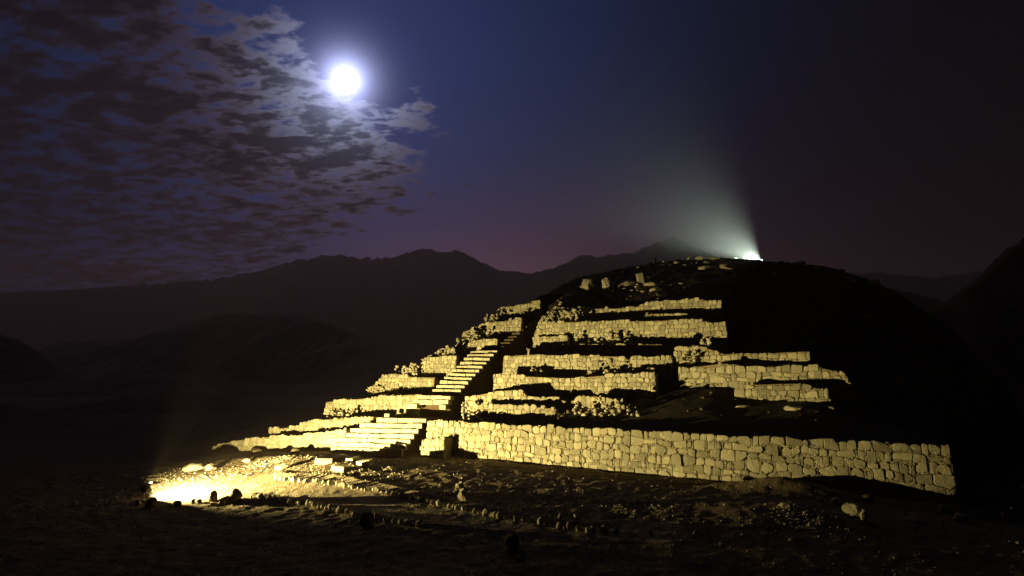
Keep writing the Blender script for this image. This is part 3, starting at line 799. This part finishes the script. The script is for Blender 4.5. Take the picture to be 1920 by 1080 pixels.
# ---------------------------------------------------------- loose boulders
def boulder(px, py, wpx, hpx, label, name='boulder', where='ground', seed=0, dark=False, rot=None, dy=0.0, group=None, meshes=None, cat='rock', deep=0.8, lift=0.0):
    """px,py = foot of the rock in the photograph; wpx,hpx = its width and height there"""
    Pg = on_ground(px, py) if where == 'ground' else on_mound(px, py, where if not isinstance(where, str) else -1.0)
    if Pg is None: return None
    dist = float(Pg[1]) if True else 0
    w_ = wpx / FPX * dist; h_ = hpx / FPX * dist
    ms = meshes or (DROCKS if dark else ROCKS)
    me_ = ms[seed % len(ms)]
    sx, sz = w_ / 1.75, h_ / 1.6
    o = data_obj(name, me_, None, (Pg[0], Pg[1] + sx * deep * 0.3, Pg[2] + sz * 0.62 + lift), (rng.uniform(-.2, .2), rng.uniform(-.2, .2), rng.uniform(0, 6.28)) if rot is None else rot, (sx, sx * deep, sz))
    return tag(o, label, cat, group)
def floodlight(label, P, aim, power, lens, colour, size, blend, added_visor=0.0, fade=0.0):
    f = empty('floodlight', P); yaw = math.atan2(aim[1], aim[0]); f.rotation_euler = (0, 0, yaw)
    el = math.atan2(aim[2], math.hypot(aim[0], aim[1]))
    def rotp(v): return (v[0] * math.cos(el) - v[2] * math.sin(el), v[1], v[0] * math.sin(el) + v[2] * math.cos(el) + 0.60)
    def tub(x0, x1, r0, r1, seg=20, cap0=True, cap1=False):
        V = []; F = []
        for (x, r_) in ((x0, r0), (x1, r1)):
            for k in range(seg): a = 6.2832 * k / seg; V.append(rotp((x, r_ * math.cos(a) * 1.15, r_ * math.sin(a))))
        for k in range(seg): F.append((k, (k + 1) % seg, seg + (k + 1) % seg, seg + k))
        if cap0: F.append(tuple(range(seg))[::-1])
        if cap1: F.append(tuple(range(seg, 2 * seg)))
        return V, F
    V, F = tub(-0.24, -0.10, 0.10, 0.20)
    V2, F2 = tub(-0.10, 0.10, 0.20, 0.24, cap0=False); F += [tuple(q + len(V) for q in ff) for ff in F2]; V = V + V2
    mesh_obj('housing', V, F, M['housing'], f)
    V, F = tub(0.06, 0.075, 0.21, 0.21, cap1=True); mesh_obj('lens', V, F, lens, f)
    V, F = tub(0.09, 0.13, 0.255, 0.262, cap0=False); mesh_obj('rim', V, F, M['housing'], f)
    for sgn in (-1, 1):
        y = 0.30 * sgn; V = []; F = [(0, 1, 2, 3), (4, 7, 6, 5), (0, 4, 5, 1), (1, 5, 6, 2), (2, 6, 7, 3), (3, 7, 4, 0)]
        for yy in (y - 0.012, y + 0.012):
            for (x, z) in ((-0.03, 0.02), (0.03, 0.02), (0.03, 0.64), (-0.03, 0.64)): V.append((x, yy, z))
        mesh_obj('bracket_arm', V, F, M['housing'], f)
    V = []
    for z in (0.0, 0.03):
        for (x, y) in ((-0.14, -0.34), (0.14, -0.34), (0.14, 0.34), (-0.14, 0.34)): V.append((x, y, z))
    mesh_obj('base_plate', V, [(0, 3, 2, 1), (4, 5, 6, 7), (0, 1, 5, 4), (1, 2, 6, 5), (2, 3, 7, 6), (3, 0, 4, 7)], M['housing'], f)
    if added_visor:  # hood added to keep upward light out of the haze
        V = []; seg = 18
        for (r_, z) in ((0.10, 0.27), (added_visor, 0.25), (added_visor, 0.235), (0.10, 0.255)):
            for k in range(seg + 1):
                a = -math.pi * 0.8 + math.pi * 1.6 * k / seg; V.append((0.16 + r_ * math.cos(a), r_ * math.sin(a), 0.60 + z))
        n_ = seg + 1; F = []
        for q in range(4):
            for k in range(seg): F.append((q * n_ + k, q * n_ + k + 1, ((q + 1) % 4) * n_ + k + 1, ((q + 1) % 4) * n_ + k))
        F.append((0, n_, 2 * n_, 3 * n_)); F.append((seg, 3 * n_ + seg, 2 * n_ + seg, n_ + seg))
        mesh_obj('added_visor', V, F, M['housing'], f)
    tag(f, label, 'lamp')
    ld = bpy.data.lights.new('lamp_beam', 'SPOT'); ld.energy = power; ld.color = colour; ld.spot_size = math.radians(size); ld.spot_blend = blend; ld.shadow_soft_size = 0.07
    if fade:                       # lamp output cut with distance to keep the glow short
        ld.use_nodes = True; t = ld.node_tree; t.nodes.clear()
        fo = nd(t, 'ShaderNodeLightFalloff'); fo.inputs['Strength'].default_value = 1.0
        e_ = nd(t, 'ShaderNodeEmission'); t.links.new(math_n(t, 'POWER', 2.718, math_n(t, 'DIVIDE', fo.outputs['Linear'], -fade)), e_.inputs['Strength'])
        o_ = nd(t, 'ShaderNodeOutputLight'); t.links.new(e_.outputs[0], o_.inputs[0])
    lo = bpy.data.objects.new('lamp_beam', ld); col.objects.link(lo); lo.parent = f
    lo.location = rotp((0.16, 0, 0)); lo.rotation_euler = (0, -math.pi / 2 - el, 0)
    return f
LP = on_ground(272, 938)
az = math.radians(8)
aim = N * math.cos(az) + D * math.sin(az); aim = aim * math.cos(math.radians(10)) + np.array([0, 0, math.sin(math.radians(10))])
floodlight('round floodlight on the ground washing the pyramid in yellow light', LP, aim, 89000, M["lens_warm"], LAMP_C, 160, 0.85, added_visor=0.46)
# second lamp behind the crest, aimed up and to the left
Pc = on_s(1427, 487, 35.0, 0.0); tc_, sc_, _z = tsz(Pc)
P2 = wp(tc_, 35.5, mound_at(tc_, 35.5) - 0.35)
a2 = np.array([-0.93, 0.05, 0.26]); a2 = a2 / np.linalg.norm(a2)
floodlight('floodlight behind the summit throwing a pale beam into the sky', P2, a2, 900000, M['lens_cool'], BEAM_C, 128, 1.0, fade=12.0)
print('LAMPS', LP, tsz(LP), P2, tsz(P2), 'stones', STONE_N[0])

# rows of stones edging the path
def row(pts, step_px, label, group, seed, h=(0.10, 0.17), gaps=0.08):
    r_ = random.Random(seed)
    W = [on_ground(x, y) for x, y in pts]
    for a, b_ in zip(W[:-1], W[1:]):
        L_ = np.linalg.norm(b_ - a); n = max(1, int(L_ / step_px))
        for i in range(n):
            if r_.random() < gaps: continue
            p = a + (b_ - a) * ((i + r_.uniform(0.2, 0.8)) / n)
            x, y = p[0] + r_.uniform(-.06, .06), p[1] + r_.uniform(-.10, .10)
            s_ = r_.uniform(*h)
            o = data_obj('border_stone', SROCKS[r_.randrange(6)], None, (x, y, float(ground_z(x, y)) + s_ * 0.8), (r_.uniform(-.3, .3), r_.uniform(-.3, .3), r_.uniform(0, 6.28)), (s_ * r_.uniform(.7, 1.1), s_ * r_.uniform(.6, .9), s_ * r_.uniform(.8, 1.25)))
            tag(o, label, 'stone', group)
row(PATH_HI, 0.27, 'small pale stone in the upper row edging the gravel path', 'stones edging the far side of the path', 3)
row(PATH_LO[:8], 0.30, 'small pale stone in the lower row edging the gravel path', 'stones edging the near side of the path', 4, (0.09, 0.16), 0.12)
row([(1180, 1003), (1240, 1003), (1330, 1005)], 0.7, 'small stone in the thinning row beyond the path bend', 'stones past the path bend', 5, (0.07, 0.14), 0.3)
row([(40, 962), (130, 950), (262, 934)], 0.8, 'small stone in the dim row left of the ground floodlight', 'stones left of the floodlight', 8, (0.07, 0.15), 0.2)

boulder(868, 941, 24, 24, 'pale upright boulder standing alone above the path', seed=0, deep=0.7)
boulder(862, 918, 14, 14, 'smaller rock perched against the pale upright boulder', seed=3)
boulder(1050, 978, 10, 13, 'small upright rock left of a similar rock right of the path', seed=2)
boulder(1081, 977, 11, 13, 'small upright rock right of a similar rock right of the path', seed=4)
boulder(1602, 972, 30, 26, 'broad cluster-like boulder in front of the base wall', seed=5)
boulder(1570, 946, 18, 12, 'rounded pale boulder behind the broad boulder near the base wall', seed=6)
boulder(1622, 978, 14, 22, 'narrow upright rock leaning beside the broad boulder', seed=1)
boulder(1475, 952, 18, 10, 'flat rock at the foot of the base wall near its middle', seed=7)
boulder(1775, 960, 26, 12, 'low rock just in front of the base wall end', seed=2)
boulder(1805, 978, 26, 14, 'low wide rock past the base wall end', seed=5)
boulder(1885, 978, 8, 16, 'thin upright stone nearer the wall of two past the base wall end', seed=3)
boulder(1903, 968, 9, 16, 'thin leaning stone farthest right of the base wall end', seed=0)
boulder(1540, 940, 16, 9, 'small rock against the shaded foot of the base wall', seed=4)
boulder(1630, 938, 20, 10, 'small dark rock on the earth bank by the base wall', seed=4, dark=True)
boulder(685, 992, 26, 30, 'dark squat stone hiding part of the lower border row', seed=1, dark=True)
boulder(960, 1034, 28, 32, 'dark square block standing in the dim foreground', seed=3, dark=True)
boulder(398, 941, 16, 20, 'dark blocky stone on the rim in front of the light pool', seed=0, dark=True)
boulder(438, 941, 22, 22, 'dark pointed rock on the rim in front of the light pool', seed=2, dark=True)
boulder(420, 944, 24, 12, 'dark low rock between two rim rocks before the light pool', seed=4, dark=True)
boulder(362, 944, 8, 9, 'tiny dark upright stone on the rim before the light pool', seed=1, dark=True)
boulder(374, 944, 9, 8, 'tiny dark round stone on the rim before the light pool', seed=3, dark=True)
boulder(332, 948, 14, 8, 'small dark rock on the rim near the ground floodlight', seed=2, dark=True)
boulder(282, 950, 20, 16, 'dark rounded rock just in front of the ground floodlight', seed=0, dark=True)
boulder(258, 946, 10, 8, 'small rock close beside the ground floodlight', seed=5)
boulder(462, 868, 16, 8, 'oval pale stone below the lowest left wall', seed=6)
boulder(393, 882, 20, 12, 'blocky stone beyond the light pool, right of a wider one', seed=1)
boulder(358, 882, 34, 12, 'wide blocky stone beyond the light pool', seed=4)
boulder(478, 852, 20, 12, 'dark rock at the foot of the lowest left wall', seed=0, dark=True)
boulder(552, 852, 16, 10, 'dark rounded rock at the wall foot left of the stairs', seed=2, dark=True)
boulder(528, 880, 24, 9, 'pale flat rock on the bank left of the stairs', seed=3)
# summit boulders
for (px, py, w_, h_, lab, sd_) in [
    (1101, 546, 26, 26, 'round pale boulder among the summit rocks', 0), (1136, 543, 18, 24, 'arched upright boulder among the summit rocks', 4),
    (1149, 539, 4, 12, 'thin upright sliver of stone between summit boulders', 2), (1178, 540, 34, 14, 'low wide pile-like rock below the leaning slab', 3),
    (1221, 536, 22, 8, 'flat pale rock right of the leaning slab', 5), (1228, 545, 20, 7, 'flat dim rock under the flat pale rock near the summit', 6),
    (1277, 533, 10, 4, 'tiny flat stone on the dark dome', 1), (1167, 513, 7, 9, 'small bright stone on the left crest', 2), (1230, 492, 5, 12, 'thin bright upright stone on the crest', 3),
    (1292, 488, 10, 7, 'small bright stone on the crest left of the beam', 0), (1312, 487, 18, 7, 'low bright rock on the crest left of the beam', 4), (1340, 487, 20, 6, 'flat bright rock on the crest nearest the beam', 6),
    (1322, 506, 22, 10, 'pale rock below the crest', 7), (1366, 504, 38, 9, 'wide pale rock just below the crest', 5),
    (1630, 602, 20, 14, 'lone lit rock on the dark right slope', 2), (1688, 721, 12, 14, 'lone upright rock low on the dark right slope', 4),
    (1524, 648, 12, 7, 'small rock above the right terrace walls', 6), (1490, 768, 36, 7, 'long low rock on the dark terrace above the base wall', 3), (1392, 765, 30, 4, 'flat sliver of rock on the terrace above the base wall', 5),
    (1560, 767, 16, 4, 'small flat stone right of the long low terrace rock', 1), (1640, 770, 14, 3, 'farthest small flat stone along the terrace above the base wall', 2)]:
    boulder(px, py, w_, h_, lab, where=0.8, seed=sd_)
def slab(px, py, wpx, hpx, label, rot, where='ground', name='fallen_block', thick=0.5, m='step'):
    Pg = on_ground(px, py) if where == 'ground' else on_mound(px, py, 0.8)
    if Pg is None: return
    dist = float(Pg[1]); w_, h_ = wpx / FPX * dist, hpx / FPX * dist
    V, F = block_mesh(0, w_, h_, thick, rng)
    o = mesh_obj(name, [(v[0], v[1] - thick / 2, v[2] + h_) for v in V], F, M[m], None, (Pg[0], Pg[1], Pg[2] - 0.02)); o.rotation_euler = rot
    return tag(o, label, 'block')
slab(606, 870, 28, 12, 'thick pale fallen block left of the stair foot', (0.12, 0.1, 0.35), thick=0.55, m='rock')
slab(636, 884, 26, 10, 'pale fallen block lying lowest before the stairs', (-0.15, 0.06, -0.3), thick=0.5, m='rock')
slab(685, 872, 30, 9, 'long pale fallen block right before the stair foot', (0.1, -0.12, -0.5), thick=0.45, m='rock')
slab(650, 862, 44, 7, 'wide flat slab resting at the stair foot', (0.1, 0.03, -0.35), thick=0.9, m='rock')
slab(1203, 536, 11, 25, 'tall leaning slab among the summit rocks', (0.1, -0.22, 0.2), where='m', name='leaning_slab', thick=0.4, m='stone')
for i, (px, lab) in enumerate(((725, 'loose block on the landing, left of three'), (737, 'loose block on the landing, middle of three'), (748, 'loose block on the landing, right of three'))):
    P_ = on_s(px, 784, 2.0, 0.0); V, F = block_mesh(0, 0.38, 0.36, 0.35, rng)
    tag(mesh_obj('loose_block', [(v[0], v[1], v[2] + 0.36) for v in V], F, M['step'], None, (P_[0], P_[1], P_[2])), lab, 'block')

# pebbles and stony ground
PATCHES = [(*on_ground(1180, 955)[:2], 2.6, 0.8), (*on_ground(1480, 970)[:2], 2.4, 0.9), (*on_ground(1700, 992)[:2], 2.4, 0.8), (*on_ground(330, 905)[:2], 4.0, 2.5), (*on_ground(600, 935)[:2], 5.0, 1.2)]
rr = np.random.RandomState(9); P = []; S = []
while len(P) < 15000:
    x, y = rr.uniform(-24, 22), rr.uniform(14, 42)
    t_, s_, _ = tsz(np.array([x, y, 0.0]))
    if s_ > -0.2 or (s_ > -2.0 and t_ < T_R): continue
    dens = 0.15 + 0.85 * float(sstep(-0.05, 0.25, fbm(np.array(x * 0.35), np.array(y * 0.35), 2, 77)))
    if rr.rand() > dens: continue
    if float(path_mask(x, y)) > 0.5 and rr.rand() < 0.5: continue
    patch = max(math.exp(-((t_ + 6) / 6.5) ** 2 - ((s_ + 5.5) / 3.2) ** 2), max(math.exp(-((x - q[0]) / q[2]) ** 2 - ((y - q[1]) / q[3]) ** 2) for q in PATCHES))
    if rr.rand() > patch + 0.10: continue
    sz = 0.014 + 0.06 * rr.rand() ** 4
    P.append((x, y, float(ground_z(x, y)) + sz * 0.2)); S.append(sz)
me = scatter_mesh('pebbles', np.array(P), S, M['rock'], 10)
tag(data_obj('pebbles', me), 'scattered pebbles and stones over the dark plaza', kind='stuff')

# -------------------------------------------------------------------- moon
import bmesh
bm = bmesh.new(); bmesh.ops.create_icosphere(bm, subdivisions=4, radius=1.0)
me = bpy.data.meshes.new('moon'); bm.to_mesh(me); bm.free(); me.materials.append(M['moon'])
me.polygons.foreach_set('use_smooth', [True] * len(me.polygons))
MD = 30000.0; R_M = MD * 25.0 / FPX * float(MOON @ _F)
o = data_obj('moon', me, None, tuple(CAM + MOON * MD), (0, 0, 0), (R_M, R_M, R_M)); tag(o, 'bright full moon glowing above the broken clouds', 'moon')

# -------------------------------------------------------------------- haze
HZ = dict(density=0.0003, color=(1.0, 0.80, 0.74), g=0.5)
def box(name, x0, x1, y0, y1, z0, z1):
    V = [(x, y, z) for z in (z0, z1) for (x, y) in ((x0, y0), (x1, y0), (x1, y1), (x0, y1))]
    return mesh_obj(name, V, [(0, 3, 2, 1), (4, 5, 6, 7), (0, 1, 5, 4), (1, 2, 6, 5), (2, 3, 7, 6), (3, 0, 4, 7)], hm_)
hm_ = bpy.data.materials.new('night_haze'); hm_.use_nodes = True; t = hm_.node_tree; t.nodes.clear()
pv_ = nd(t, 'ShaderNodeVolumePrincipled'); pv_.inputs['Density'].default_value = HZ['density']; pv_.inputs['Color'].default_value = (*HZ['color'], 1); pv_.inputs['Anisotropy'].default_value = HZ['g']
ov = nd(t, 'ShaderNodeOutputMaterial'); t.links.new(pv_.outputs[0], ov.inputs['Volume'])
hz = box('haze', -2600, 2600, -2600, 2600, float(GZ.min()) - 40, 540)
tag(hz, 'thin night haze over the valley', kind='stuff')
